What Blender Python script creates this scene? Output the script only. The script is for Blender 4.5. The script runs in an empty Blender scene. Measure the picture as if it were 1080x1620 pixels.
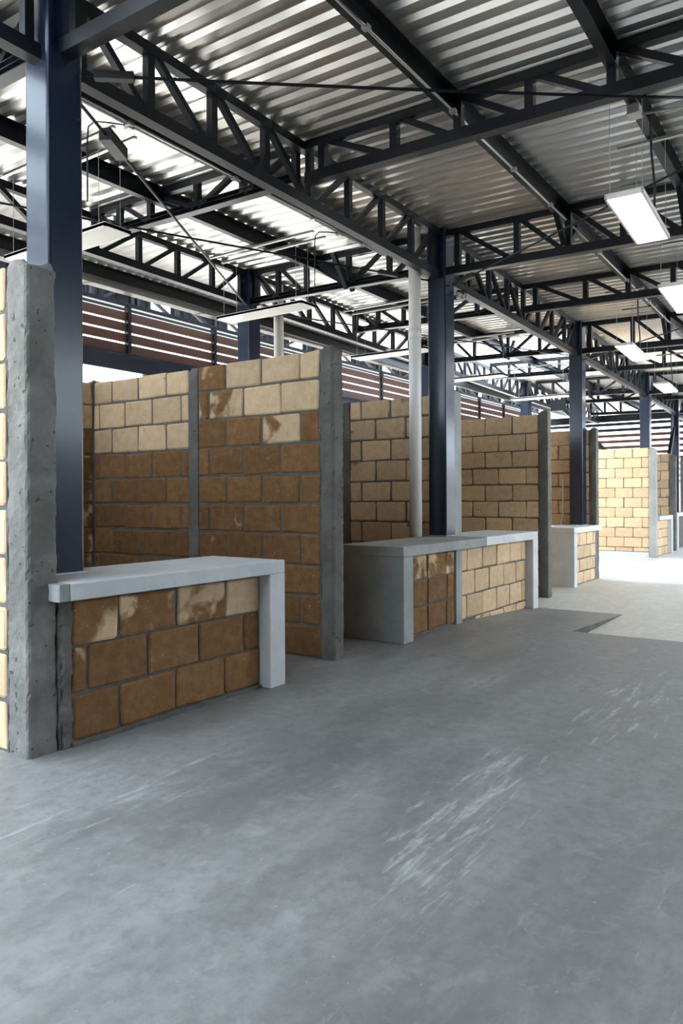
import bpy, math, random
from mathutils import Vector, Matrix, noise
random.seed(7)
S = bpy.context.scene
COL = S.collection

# ------------------------------------------------------------------ camera
F = 1172.0
ANG = math.atan2(810, F); CA, SA = math.cos(ANG), math.sin(ANG)
cam = bpy.data.cameras.new('camera'); camo = bpy.data.objects.new('camera', cam); COL.objects.link(camo)
cam.sensor_fit = 'VERTICAL'; cam.sensor_height = 36; cam.sensor_width = 24
cam.lens = F / 1620 * 36
cam.shift_y = -21 / 1620
cam.clip_start = 0.05; cam.clip_end = 500
rt = Vector((SA, -CA, 0)); fw = Vector((CA, SA, 0)); up = Vector((0, 0, 1)); rl = math.radians(0.3)
rc = rt * math.cos(rl) - up * math.sin(rl); uc = rt * math.sin(rl) + up * math.cos(rl)
m = Matrix((rc, uc, -fw)).transposed().to_4x4(); m.translation = Vector((0, 0, 1.25))
camo.matrix_world = m
S.camera = camo

# ------------------------------------------------------------------ sky, sun, exposure
W = bpy.data.worlds.new('sky'); S.world = W; W.use_nodes = True
wn = W.node_tree.nodes; wl = W.node_tree.links
# bright overcast: pale sky, a little whiter and brighter towards the zenith
tcw = wn.new('ShaderNodeTexCoord'); sepw = wn.new('ShaderNodeSeparateXYZ'); wl.new(tcw.outputs['Generated'], sepw.inputs[0])
rw = wn.new('ShaderNodeValToRGB'); wl.new(sepw.outputs[2], rw.inputs[0])
rw.color_ramp.elements[0].position = 0.0; rw.color_ramp.elements[0].color = (0.73, 0.84, 0.97, 1)
rw.color_ramp.elements[1].position = 0.9; rw.color_ramp.elements[1].color = (0.72, 0.86, 1.0, 1)
wl.new(rw.outputs[0], wn['Background'].inputs[0]); wn['Background'].inputs[1].default_value = 5.2
sun = bpy.data.lights.new('sun', 'SUN'); suno = bpy.data.objects.new('sun', sun); COL.objects.link(suno)
sun.energy = 16.0; sun.angle = math.radians(3); sun.color = (1.0, 0.93, 0.82)      # hazy high sun
sd = Vector((-0.40, -0.06, -1.0)).normalized()
suno.rotation_euler = sd.to_track_quat('-Z', 'Y').to_euler(); suno.location = (-5, 20, 20)
S.view_settings.view_transform = 'Standard'; S.view_settings.look = 'None'
S.view_settings.gamma = 1.0; S.view_settings.use_curve_mapping = False
S.view_settings.exposure = 0.42

# ------------------------------------------------------------------ materials
def mat(name):
    M = bpy.data.materials.new(name); M.use_nodes = True
    nt = M.node_tree; b = nt.nodes['Principled BSDF']
    return M, nt, b
def N(nt, t, **k):
    n = nt.nodes.new(t)
    for a, v in k.items(): setattr(n, a, v)
    return n
def ramp(nt, fac, stops):
    r = N(nt, 'ShaderNodeValToRGB'); cr = r.color_ramp
    while len(cr.elements) < len(stops): cr.elements.new(0.5)
    for e, (p, c) in zip(cr.elements, stops):
        e.position = p; e.color = (*c, 1) if len(c) == 3 else c
    nt.links.new(fac, r.inputs[0]); return r
def noise_n(nt, vec, scale, detail=5, rough=0.6, dist=0.0):
    n = N(nt, 'ShaderNodeTexNoise'); n.inputs['Scale'].default_value = scale; n.inputs['Detail'].default_value = detail
    n.inputs['Roughness'].default_value = rough; n.inputs['Distortion'].default_value = dist
    nt.links.new(vec, n.inputs['Vector']); return n
def mix(nt, fac, a, b, typ='MIX'):
    x = N(nt, 'ShaderNodeMix', data_type='RGBA', blend_type=typ)
    for s, v in ((0, fac), (6, a), (7, b)):
        if isinstance(v, (int, float)): x.inputs[s].default_value = v
        elif isinstance(v, tuple): x.inputs[s].default_value = (*v, 1)
        else: nt.links.new(v, x.inputs[s])
    return x.outputs[2]
def math_n(nt, op, a, b=None, c=None):
    x = N(nt, 'ShaderNodeMath', operation=op)
    for i, v in enumerate((a, b, c)):
        if v is None: continue
        if isinstance(v, (int, float)): x.inputs[i].default_value = v
        else: nt.links.new(v, x.inputs[i])
    return x.outputs[0]
def maprange(nt, v, a, b, c=0.0, d=1.0):
    x = N(nt, 'ShaderNodeMapRange', interpolation_type='SMOOTHSTEP')
    nt.links.new(v, x.inputs[0])
    for i, q in zip((1, 2, 3, 4), (a, b, c, d)): x.inputs[i].default_value = q
    return x.outputs[0]
def bump(nt, b, h, strength=0.3, dist=0.01):
    x = N(nt, 'ShaderNodeBump'); x.inputs['Strength'].default_value = strength; x.inputs['Distance'].default_value = dist
    nt.links.new(h, x.inputs['Height']); nt.links.new(x.outputs[0], b.inputs['Normal'])
def geo_pos(nt): return N(nt, 'ShaderNodeNewGeometry').outputs['Position']
def srgb(r, g, b):
    f = lambda v: ((v / 255 + 0.055) / 1.055) ** 2.4 if v > 10 else v / 255 / 12.92
    return (f(r), f(g), f(b))

def steel_mat(name, base, rough, scuff=0.0, spec=0.5, coat=0.0):
    M, nt, b = mat(name); p = geo_pos(nt)
    n = noise_n(nt, p, 3.0, 4, 0.6)
    c = mix(nt, n.outputs[0], tuple(v * 0.8 for v in base), tuple(v * 1.25 for v in base))
    if scuff > 0:
        n2 = noise_n(nt, p, 60, 2, 0.5); n3 = noise_n(nt, p, 5.0, 3, 0.6)
        f = math_n(nt, 'MULTIPLY', maprange(nt, n2.outputs[0], 0.70, 0.74), maprange(nt, n3.outputs[0], 0.6, 0.68))
        c = mix(nt, math_n(nt, 'MULTIPLY', f, scuff), c, (0.5, 0.5, 0.48))
    nt.links.new(c, b.inputs['Base Color'])
    b.inputs['Roughness'].default_value = rough
    b.inputs['Specular IOR Level'].default_value = spec
    b.inputs['Coat Weight'].default_value = coat; b.inputs['Coat Roughness'].default_value = 0.12
    n4 = noise_n(nt, p, 35, 3, 0.5); bump(nt, b, n4.outputs[0], 0.06, 0.004)
    return M
M_COL = steel_mat('navy_enamel', (0.008, 0.015, 0.035), 0.26, 0.3, 0.45, 0.2)
M_TRUSS = steel_mat('charcoal_paint', (0.007, 0.009, 0.013), 0.38, 0.0, 0.25)
M_DARKBOX = steel_mat('black_paint', (0.012, 0.012, 0.014), 0.5)
M_GALV, nt, b = mat('galvanised'); b.inputs['Base Color'].default_value = (0.40, 0.395, 0.38, 1); b.inputs['Metallic'].default_value = 0.7; b.inputs['Roughness'].default_value = 0.4

M_ROOF, nt, b = mat('zinc_roof'); p = geo_pos(nt)
mp = N(nt, 'ShaderNodeMapping'); mp.inputs['Scale'].default_value = (6, 0.5, 1); nt.links.new(p, mp.inputs[0])
n = noise_n(nt, mp.outputs[0], 2.2, 5, 0.6)
c = mix(nt, n.outputs[0], (0.62, 0.605, 0.58), (0.74, 0.725, 0.70)); nt.links.new(c, b.inputs['Base Color'])
b.inputs['Metallic'].default_value = 0.85
b.inputs['Roughness'].default_value = 0.30

def brick_mat():
    M, nt, b = mat('sillar_block')
    oi = N(nt, 'ShaderNodeObjectInfo'); tc = N(nt, 'ShaderNodeTexCoord')
    add = N(nt, 'ShaderNodeVectorMath', operation='ADD'); nt.links.new(tc.outputs['Object'], add.inputs[0])
    sc = N(nt, 'ShaderNodeVectorMath', operation='SCALE'); sc.inputs[0].default_value = (31, 17, 23); nt.links.new(oi.outputs['Random'], sc.inputs['Scale'])
    nt.links.new(sc.outputs[0], add.inputs[1]); v = add.outputs[0]
    sep = N(nt, 'ShaderNodeSeparateColor'); nt.links.new(oi.outputs['Color'], sep.inputs[0])
    dry = sep.outputs[0]
    n1 = noise_n(nt, v, 4.2, 4, 0.5, 0.4)
    t = math_n(nt, 'ADD', n1.outputs[0], math_n(nt, 'MULTIPLY_ADD', dry, 0.62, -0.31))
    f = maprange(nt, t, 0.44, 0.56)
    n2 = noise_n(nt, v, 14, 6, 0.65)
    dryc = ramp(nt, n2.outputs[0], [(0.25, (0.53, 0.365, 0.21)), (0.55, (0.64, 0.46, 0.285)), (0.8, (0.72, 0.55, 0.36))])
    wetc = ramp(nt, n2.outputs[0], [(0.25, (0.165, 0.082, 0.032)), (0.55, (0.235, 0.124, 0.052)), (0.8, (0.30, 0.168, 0.078))])
    c = mix(nt, f, wetc.outputs[0], dryc.outputs[0])
    val = maprange(nt, oi.outputs['Random'], 0, 1, 0.86, 1.1)
    cv = N(nt, 'ShaderNodeVectorMath', operation='SCALE'); nt.links.new(c, cv.inputs[0]); nt.links.new(val, cv.inputs['Scale'])
    n3 = noise_n(nt, v, 70, 2, 0.5)
    c2 = mix(nt, maprange(nt, n3.outputs[0], 0.72, 0.76), cv.outputs[0], (0.62, 0.5, 0.36))
    n5 = noise_n(nt, v, 9, 3, 0.6)
    c3 = mix(nt, math_n(nt, 'MULTIPLY', maprange(nt, n5.outputs[0], 0.68, 0.74), 0.5), c2, (0.2, 0.19, 0.17))
    nt.links.new(c3, b.inputs['Base Color']); b.inputs['Roughness'].default_value = 0.9; b.inputs['Specular IOR Level'].default_value = 0.2
    n4 = noise_n(nt, v, 45, 6, 0.7); bump(nt, b, n4.outputs[0], 0.35, 0.008)
    return M
M_BRICK = brick_mat()

def conc_mat(name, lo, hi, rough=0.85, bstr=0.3, sc=2.5, pits=0.0):
    M, nt, b = mat(name); p = geo_pos(nt)
    n1 = noise_n(nt, p, sc, 6, 0.65); n2 = noise_n(nt, p, 40, 5, 0.7)
    c = mix(nt, maprange(nt, n1.outputs[0], 0.3, 0.7), lo, hi)
    c = mix(nt, math_n(nt, 'MULTIPLY', n2.outputs[0], 0.35), c, tuple(v * 0.7 for v in lo))
    h = n2.outputs[0]
    if pits > 0:
        n3 = noise_n(nt, p, 26, 2, 0.5); pf = maprange(nt, n3.outputs[0], 0.66, 0.72)
        c = mix(nt, math_n(nt, 'MULTIPLY', pf, pits), c, tuple(v * 0.35 for v in lo))
        h = math_n(nt, 'SUBTRACT', h, pf)
    nt.links.new(c, b.inputs['Base Color']); b.inputs['Roughness'].default_value = rough; b.inputs['Specular IOR Level'].default_value = 0.3
    bump(nt, b, h, bstr, 0.006)
    return M
M_MORTAR = conc_mat('mortar', (0.105, 0.098, 0.086), (0.17, 0.16, 0.143), 0.95, 0.6, 8)
M_PILLAR = conc_mat('raw_concrete', (0.115, 0.110, 0.096), (0.20, 0.192, 0.172), 0.9, 0.6, 3, 0.7)
M_PILLARL = conc_mat('pale_raw_concrete', (0.20, 0.195, 0.175), (0.33, 0.32, 0.295), 0.9, 0.6, 3, 0.7)
M_PIER0 = conc_mat('scraped_concrete', (0.14, 0.136, 0.12), (0.255, 0.245, 0.222), 0.9, 0.9, 4, 0.8)
M_SMOOTH = conc_mat('smooth_cement', (0.54, 0.555, 0.56), (0.70, 0.715, 0.72), 0.7, 0.1, 1.6)
M_SMOOTH2 = conc_mat('grey_smooth_cement', (0.25, 0.262, 0.25), (0.38, 0.395, 0.375), 0.7, 0.1, 1.8)

# floor: trowelled concrete with pale scuffed streaks running along the aisle
def floor_mat(name, lo, hi, scuffs):
    M, nt, b = mat(name); p = geo_pos(nt)
    mp = N(nt, 'ShaderNodeMapping'); mp.inputs['Rotation'].default_value = (0, 0, math.radians(-12)); mp.inputs['Scale'].default_value = (0.55, 1.7, 1); nt.links.new(p, mp.inputs[0])
    n1 = noise_n(nt, mp.outputs[0], 1.1, 7, 0.62, 0.3); n2 = noise_n(nt, p, 14, 6, 0.7); n6 = noise_n(nt, mp.outputs[0], 4.5, 6, 0.7)
    c = mix(nt, maprange(nt, n1.outputs[0], 0.28, 0.72), lo, hi)
    c = mix(nt, math_n(nt, 'MULTIPLY', maprange(nt, n6.outputs[0], 0.45, 0.8), 0.35), c, tuple(min(1, v * 1.35) for v in hi))
    c = mix(nt, maprange(nt, n2.outputs[0], 0.35, 0.75, 0.0, 0.5), c, tuple(v * 0.72 for v in lo))
    n8 = noise_n(nt, p, 5.5, 8, 0.75, 0.6); c = mix(nt, maprange(nt, n8.outputs[0], 0.52, 0.7, 0.0, 0.4), c, tuple(min(1, v * 1.3) for v in hi))
    if scuffs:
        mp2 = N(nt, 'ShaderNodeMapping'); mp2.inputs['Rotation'].default_value = (0, 0, math.radians(-7)); mp2.inputs['Scale'].default_value = (1.3, 11, 1); nt.links.new(p, mp2.inputs[0])
        n3 = noise_n(nt, mp2.outputs[0], 1.9, 9, 0.74, 0.35); n7 = noise_n(nt, p, 22, 5, 0.7)
        sep = N(nt, 'ShaderNodeSeparateXYZ'); nt.links.new(p, sep.inputs[0])
        def patch(cx_, cy_, ax, ay, k, top):
            ex = math_n(nt, 'MULTIPLY', math_n(nt, 'SUBTRACT', sep.outputs[0], cx_), 1 / ax)
            ey = math_n(nt, 'MULTIPLY', math_n(nt, 'SUBTRACT', math_n(nt, 'SUBTRACT', sep.outputs[1], cy_), math_n(nt, 'MULTIPLY', ex, k)), 1 / ay)
            d = math_n(nt, 'SQRT', math_n(nt, 'ADD', math_n(nt, 'MULTIPLY', ex, ex), math_n(nt, 'MULTIPLY', ey, ey)))
            return maprange(nt, d, 0.2, 1.3, top, 0.0)
        # worn patches where something was dragged along the aisle
        reg = math_n(nt, 'MAXIMUM', patch(2.7, 1.27, 1.15, 0.24, 0.12, 0.135), patch(4.6, 1.15, 1.3, 0.35, 0.05, 0.095))
        reg = math_n(nt, 'MAXIMUM', reg, patch(1.9, 2.6, 0.9, 0.35, -0.1, 0.07))
        f = maprange(nt, math_n(nt, 'ADD', n3.outputs[0], reg), 0.61, 0.73)
        f = math_n(nt, 'MULTIPLY', f, maprange(nt, n7.outputs[0], 0.3, 0.6, 0.35, 1.0))
        c = mix(nt, math_n(nt, 'MULTIPLY', f, 0.62), c, (0.50, 0.50, 0.49))
    n5 = noise_n(nt, p, 55, 2, 0.5)
    c = mix(nt, math_n(nt, 'MULTIPLY', maprange(nt, n5.outputs[0], 0.71, 0.75), 0.4), c, (0.55, 0.54, 0.5))
    nt.links.new(c, b.inputs['Base Color'])
    nt.links.new(maprange(nt, n1.outputs[0], 0.3, 0.7, 0.42, 0.62), b.inputs['Roughness'])
    b.inputs['Specular IOR Level'].default_value = 0.45
    bump(nt, b, n2.outputs[0], 0.25, 0.006)
    return M
M_FLOOR = floor_mat('trowelled_floor', (0.145, 0.146, 0.142), (0.26, 0.258, 0.248), True)
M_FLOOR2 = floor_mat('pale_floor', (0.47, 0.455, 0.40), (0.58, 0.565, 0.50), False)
M_FLOOR3 = floor_mat('daylit_floor', (0.60, 0.60, 0.59), (0.72, 0.72, 0.71), False)  # whiter than the lower slab: the passage daylight put into its colour
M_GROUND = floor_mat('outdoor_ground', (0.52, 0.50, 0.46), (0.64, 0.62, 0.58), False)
M_PAVER, nt, b = mat('pavers'); p = geo_pos(nt)
bt = N(nt, 'ShaderNodeTexBrick'); bt.inputs['Scale'].default_value = 1.0; bt.inputs['Brick Width'].default_value = 0.2; bt.inputs['Row Height'].default_value = 0.1
bt.inputs['Mortar Size'].default_value = 0.006; bt.inputs['Color1'].default_value = (0.56, 0.50, 0.47, 1); bt.inputs['Color2'].default_value = (0.62, 0.57, 0.53, 1); bt.inputs['Mortar'].default_value = (0.42, 0.36, 0.33, 1)
nt.links.new(p, bt.inputs['Vector']); nt.links.new(bt.outputs[0], b.inputs['Base Color']); b.inputs['Roughness'].default_value = 0.75
M_PVC, nt, b = mat('white_pvc'); b.inputs['Base Color'].default_value = (0.86, 0.83, 0.78, 1); b.inputs['Roughness'].default_value = 0.35
M_WOOD, nt, b = mat('brown_slat'); p = geo_pos(nt); n = noise_n(nt, p, 6, 4, 0.6)
nt.links.new(mix(nt, n.outputs[0], (0.045, 0.014, 0.007), (0.085, 0.027, 0.013)), b.inputs['Base Color']); b.inputs['Roughness'].default_value = 0.6
M_WHITE, nt, b = mat('white_enamel'); b.inputs['Base Color'].default_value = (0.8, 0.79, 0.77, 1); b.inputs['Roughness'].default_value = 0.4
M_DIFF, nt, b = mat('frosted_diffuser'); b.inputs['Base Color'].default_value = (0.82, 0.8, 0.76, 1); b.inputs['Roughness'].default_value = 0.5
M_LED, nt, b = mat('lit_diffuser'); b.inputs['Base Color'].default_value = (0.9, 0.9, 0.9, 1); b.inputs['Emission Color'].default_value = (1, 0.98, 0.95, 1); b.inputs['Emission Strength'].default_value = 9.0
M_WIRE, nt, b = mat('wire'); b.inputs['Base Color'].default_value = (0.45, 0.44, 0.42, 1); b.inputs['Metallic'].default_value = 0.5; b.inputs['Roughness'].default_value = 0.4
M_CORD, nt, b = mat('black_cord'); b.inputs['Base Color'].default_value = (0.015, 0.015, 0.015, 1); b.inputs['Roughness'].default_value = 0.5

# ------------------------------------------------------------------ builders
def tag(o, label=None, cat=None, group=None, kind=None):
    if label: o['label'] = label
    if cat: o['category'] = cat
    if group: o['group'] = group
    if kind: o['kind'] = kind
    return o
def empty(name, loc, label=None, cat=None, group=None):
    o = bpy.data.objects.new(name, None); o.empty_display_size = 0.1; COL.objects.link(o); o.location = loc
    return tag(o, label, cat, group)
def wloc(o):
    v = Vector(o.location)
    while o.parent: o = o.parent; v += Vector(o.location)
    return v
class MB:
    def __init__(s): s.v = []; s.f = []
    def add(s, vs, fs):
        k = len(s.v); s.v += [tuple(q) for q in vs]; s.f += [tuple(i + k for i in f) for f in fs]; return s
    def box(s, x0, x1, y0, y1, z0, z1):
        vs = [(x, y, z) for x in (x0, x1) for y in (y0, y1) for z in (z0, z1)]
        return s.add(vs, [(0, 1, 3, 2), (4, 6, 7, 5), (0, 4, 5, 1), (2, 3, 7, 6), (0, 2, 6, 4), (1, 5, 7, 3)])
    def bar(s, a, b, w, h, upv=(0, 0, 1)):
        a = Vector(a); b = Vector(b); d = (b - a).normalized(); u = Vector(upv)
        if abs(d.dot(u)) > 0.98: u = Vector((0, 1, 0))
        side = d.cross(u).normalized(); u = side.cross(d).normalized()
        vs = [q + side * (i * w / 2) + u * (j * h / 2) for q in (a, b) for i in (-1, 1) for j in (-1, 1)]
        return s.add(vs, [(0, 1, 3, 2), (4, 6, 7, 5), (0, 4, 5, 1), (2, 3, 7, 6), (0, 2, 6, 4), (1, 5, 7, 3)])
    def chan(s, a, b, w, h, t=0.006, upv=(0, 0, 1), flip=1):
        # C section: web on one side plus two flanges
        a = Vector(a); b = Vector(b); d = (b - a).normalized(); u = Vector(upv)
        if abs(d.dot(u)) > 0.98: u = Vector((0, 1, 0))
        side = d.cross(u).normalized() * flip; u = side.cross(d).normalized() * flip
        o = side * (w / 2 - t / 2)
        s.bar(a + o, b + o, t, h, u)
        for k in (-1, 1):
            q = u * (k * (h / 2 - t / 2)); s.bar(a + q - side * t / 2, b + q - side * t / 2, w - t, t, u)
        return s
    def tube(s, pts, r, n=8, cap=True):
        pts = [Vector(p) for p in pts]; rings = []; prev = None
        for i, p in enumerate(pts):
            d = (pts[min(i + 1, len(pts) - 1)] - pts[max(i - 1, 0)]).normalized()
            if prev is None:
                u = Vector((0, 0, 1)) if abs(d.z) < 0.9 else Vector((1, 0, 0))
                u = (u - d * u.dot(d)).normalized()
            else: u = (prev - d * prev.dot(d)).normalized()
            prev = u; w = d.cross(u)
            rings.append([p + (u * math.cos(2 * math.pi * k / n) + w * math.sin(2 * math.pi * k / n)) * r for k in range(n)])
        vs = [q for R in rings for q in R]; fs = []
        for i in range(len(rings) - 1):
            for k in range(n):
                fs.append((i * n + k, i * n + (k + 1) % n, (i + 1) * n + (k + 1) % n, (i + 1) * n + k))
        if cap: fs.append(tuple(range(n - 1, -1, -1))); fs.append(tuple((len(rings) - 1) * n + k for k in range(n)))
        return s.add(vs, fs)
    def rough(s, x0, x1, y0, y1, z0, z1, step=0.03, amp=0.006, edge=0.012, seed=0, topamp=0.0, freq=9.0):
        nx, ny, nz = [max(2, int(round((b - a) / step))) for a, b in ((x0, x1), (y0, y1), (z0, z1))]
        nz = min(nz, 110); idx = {}; vs = []; fs = []
        c = Vector(((x0 + x1) / 2, (y0 + y1) / 2, 0))
        def vert(i, j, k):
            key = (i, j, k)
            if key in idx: return idx[key]
            p = Vector((x0 + (x1 - x0) * i / nx, y0 + (y1 - y0) * j / ny, z0 + (z1 - z0) * k / nz))
            q = p * freq + Vector((seed * 7.3, seed * 3.1, seed * 1.7))
            nn = Vector(((i == nx) - (i == 0), (j == ny) - (j == 0), 0))
            if nn.length > 0:
                e = nn.length > 1.1
                d = noise.noise(q) * amp + noise.noise(q * 3.1) * amp * 0.5
                if e: d -= edge * (0.35 + abs(noise.noise(q * 1.7 + Vector((9, 9, 9)))) + 0.4 * abs(noise.noise(q * 4)))
                p += nn.normalized() * d
            if k == nz: p.z += topamp * (noise.noise(q * 1.3) + 0.5 * noise.noise(q * 3)) - (0.03 if nn.length > 0 and topamp else 0)
            idx[key] = len(vs); vs.append(p); return idx[key]
        for k in range(nz):
            for i in range(nx):
                for j, o in ((0, 1), (ny, 0)):
                    f = (vert(i, j, k), vert(i + 1, j, k), vert(i + 1, j, k + 1), vert(i, j, k + 1)); fs.append(f if o else f[::-1])
            for j in range(ny):
                for i, o in ((0, 0), (nx, 1)):
                    f = (vert(i, j, k), vert(i, j + 1, k), vert(i, j + 1, k + 1), vert(i, j, k + 1)); fs.append(f if o else f[::-1])
        for i in range(nx):
            for j in range(ny):
                fs.append((vert(i, j, nz), vert(i + 1, j, nz), vert(i + 1, j + 1, nz), vert(i, j + 1, nz)))
                fs.append((vert(i, j, 0), vert(i, j + 1, 0), vert(i + 1, j + 1, 0), vert(i + 1, j, 0)))
        return s.add(vs, fs)
    def build(s, name, M, parent=None, smooth=False):
        xs = [v[0] for v in s.v]; ys = [v[1] for v in s.v]; zs = [v[2] for v in s.v]
        loc = Vector(((min(xs) + max(xs)) / 2, (min(ys) + max(ys)) / 2, min(zs)))
        me = bpy.data.meshes.new(name); me.from_pydata([(v[0] - loc.x, v[1] - loc.y, v[2] - loc.z) for v in s.v], [], s.f)
        me.materials.append(M); me.update()
        if smooth: me.polygons.foreach_set('use_smooth', [True] * len(me.polygons))
        o = bpy.data.objects.new(name, me); COL.objects.link(o)
        if parent: o.parent = parent; o.location = loc - wloc(parent)
        else: o.location = loc
        return o

# blocks: chamfered, slightly irregular, mesh data shared between alike ones
BRK = {}
def brick_mesh(L, T, Hh, var):
    key = (round(L, 2), round(T, 3), round(Hh, 2), var)
    if key in BRK: return BRK[key]
    rnd = random.Random(hash(key) & 0xffff)
    L, T, Hh = key[0], key[1], key[2]; c = min(0.009, L * 0.2, Hh * 0.2); hx, hy, hz = L / 2, T / 2, Hh / 2
    vs = []; ids = {}
    for sx in (-1, 1):
        for sy in (-1, 1):
            for sz in (-1, 1):
                jx, jz = rnd.uniform(-0.006, 0.007), rnd.uniform(-0.005, 0.006); r = c * rnd.uniform(0.9, 1.7)
                for a in range(3):
                    q = [sx * (hx - jx), sy * hy, sz * (hz - jz)]
                    if a == 0: q[1] -= sy * c * 0.7; q[2] -= sz * r
                    if a == 1: q[0] -= sx * r; q[2] -= sz * r; q[1] += rnd.uniform(-0.002, 0.002)
                    if a == 2: q[0] -= sx * r; q[1] -= sy * c * 0.7
                    ids[(sx, sy, sz, a)] = len(vs); vs.append(q)
    fs = []
    for s_ in (-1, 1):
        fs.append([ids[(s_, y, z, 0)] for y, z in ((-1, -1), (1, -1), (1, 1), (-1, 1))][::s_])
        fs.append([ids[(x, s_, z, 1)] for x, z in ((-1, -1), (1, -1), (1, 1), (-1, 1))][::-s_])
        fs.append([ids[(x, y, s_, 2)] for x, y in ((-1, -1), (1, -1), (1, 1), (-1, 1))][::s_])
    for y in (-1, 1):
        for x in (-1, 1):
            fs.append([ids[(x, y, -1, 0)], ids[(x, y, 1, 0)], ids[(x, y, 1, 1)], ids[(x, y, -1, 1)]])
    for x in (-1, 1):
        for z in (-1, 1): fs.append([ids[(x, -1, z, 0)], ids[(x, 1, z, 0)], ids[(x, 1, z, 2)], ids[(x, -1, z, 2)]])
    for y in (-1, 1):
        for z in (-1, 1): fs.append([ids[(-1, y, z, 1)], ids[(1, y, z, 1)], ids[(1, y, z, 2)], ids[(-1, y, z, 2)]])
    for x in (-1, 1):
        for y in (-1, 1):
            for z in (-1, 1): fs.append([ids[(x, y, z, a)] for a in range(3)])
    me = bpy.data.meshes.new('brick'); me.from_pydata(vs, [], fs); me.materials.append(M_BRICK)
    import bmesh
    bm = bmesh.new(); bm.from_mesh(me); bmesh.ops.recalc_face_normals(bm, faces=bm.faces[:]); bm.to_mesh(me); bm.free(); me.update()
    BRK[key] = me; return me
def brick(parent, axis, a0, a1, t0, t1, z0, z1, dry):
    """one block; axis 'Y': runs along Y between a0,a1 with thickness t0..t1 along X"""
    L = a1 - a0
    if L < 0.03 or z1 - z0 < 0.03: return
    me = brick_mesh(L, t1 - t0, z1 - z0, random.randrange(4))
    o = bpy.data.objects.new('brick', me); COL.objects.link(o); o.parent = parent
    ca, ct = (a0 + a1) / 2, (t0 + t1) / 2; jit = random.uniform(-0.003, 0.003); flip = math.pi * random.randrange(2)
    w = Vector((ct + jit, ca, (z0 + z1) / 2)) if axis == 'Y' else Vector((ca, ct + jit, (z0 + z1) / 2))
    o.location = w - wloc(parent)
    o.rotation_euler = (random.uniform(-0.006, 0.006), random.uniform(-0.008, 0.008), (math.pi / 2 if axis == 'Y' else 0) + flip)
    o.color = (max(0, min(1, dry)), random.random(), 0, 1)
    return o
JT = 0.015
def brickwork(parent, axis, a0, a1, t0, t1, beds, phase_even, dryf, L=0.40, inset=0.008):
    """beds: list of bed heights bottom->top; phase_even: position of a head joint in the topmost course"""
    n = len(beds) - 1
    for r in range(n):
        top = n - 1 - r
        ph = phase_even + (0 if top % 2 == 0 else L / 2)
        k = math.floor((a0 - ph) / L); x = ph + k * L
        while x < a1:
            s, e = max(x, a0), min(x + L, a1)
            s2 = s + (JT / 2 if s > a0 else 0.004); e2 = e - (JT / 2 if e < a1 else 0.004)
            brick(parent, axis, s2, e2, t0, t1, beds[r] + JT / 2, beds[r + 1] - (JT / 2 if r < n - 1 else 0), dryf((s + e) / 2, (beds[r] + beds[r + 1]) / 2))
            x += L
    mb = MB(); zt = beds[-1] - 0.006
    if axis == 'Y': mb.box(t0 + inset, t1 - inset, a0 - 0.002, a1 + 0.002, beds[0], zt)
    else: mb.box(a0 - 0.002, a1 + 0.002, t0 + inset, t1 - inset, beds[0], zt)
    mb.build('mortar', M_MORTAR, parent)

# ------------------------------------------------------------------ ground, floor
ZL = -0.09
tag(MB().box(-60, 80, -60, 60, -0.6, -0.15).build('ground', M_GROUND), kind='structure')
fl = MB()
fl.box(-7.0, 6.92, -5, 6.9, -0.15, 0.0)
flo = fl.build('floor', M_FLOOR); tag(flo, kind='structure')
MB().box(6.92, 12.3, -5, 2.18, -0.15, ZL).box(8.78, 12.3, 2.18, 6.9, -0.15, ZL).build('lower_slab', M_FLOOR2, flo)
MB().box(6.92, 8.78, 3.45, 6.9, -0.15, 0.0).build('stall_slab', M_FLOOR, flo)
# ramp going down along the counters
rp = MB()
x0, x1, y0, y1 = 6.92, 8.78, 2.18, 3.45
rp.add([(x0, y0, -0.15), (x1, y0, -0.15), (x1, y1, -0.15), (x0, y1, -0.15), (x0, y0, 0), (x1, y0, ZL + 0.002), (x1, y1, ZL + 0.002), (x0, y1, 0)],
       [(0, 3, 2, 1), (4, 5, 6, 7), (0, 1, 5, 4), (1, 2, 6, 5), (2, 3, 7, 6), (3, 0, 4, 7)])
rp.build('ramp', M_FLOOR, flo)
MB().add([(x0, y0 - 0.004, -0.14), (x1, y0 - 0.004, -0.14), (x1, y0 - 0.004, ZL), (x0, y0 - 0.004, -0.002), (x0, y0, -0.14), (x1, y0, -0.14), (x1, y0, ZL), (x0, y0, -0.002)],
         [(0, 1, 2, 3), (4, 7, 6, 5), (3, 2, 6, 7), (0, 3, 7, 4)]).build('ramp_side_shade', M_MORTAR, flo)  # thin darker face that paints the shade on the ramp's side
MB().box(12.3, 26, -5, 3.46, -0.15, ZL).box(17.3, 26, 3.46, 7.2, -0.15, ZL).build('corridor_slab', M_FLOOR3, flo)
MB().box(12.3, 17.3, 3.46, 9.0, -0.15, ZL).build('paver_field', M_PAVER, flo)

tag(MB().box(-7.0, 5.0, -4.65, -4.5, ZL, 3.98).box(5.0, 12.6, -4.65, -4.5, ZL, 2.35).box(17.2, 26, -4.65, -4.5, ZL, 2.35).build('unseen_wall_right', M_PILLAR), kind='structure')  # out-of-view wall, added and stepped to limit side light in the aisle

tag(MB().box(-7.15, -7.0, -4.65, 3.3, -0.15, 3.98).build('unseen_wall_near', M_PILLAR), kind='structure')  # unseen end wall, added to cut light coming along the aisle

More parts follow.
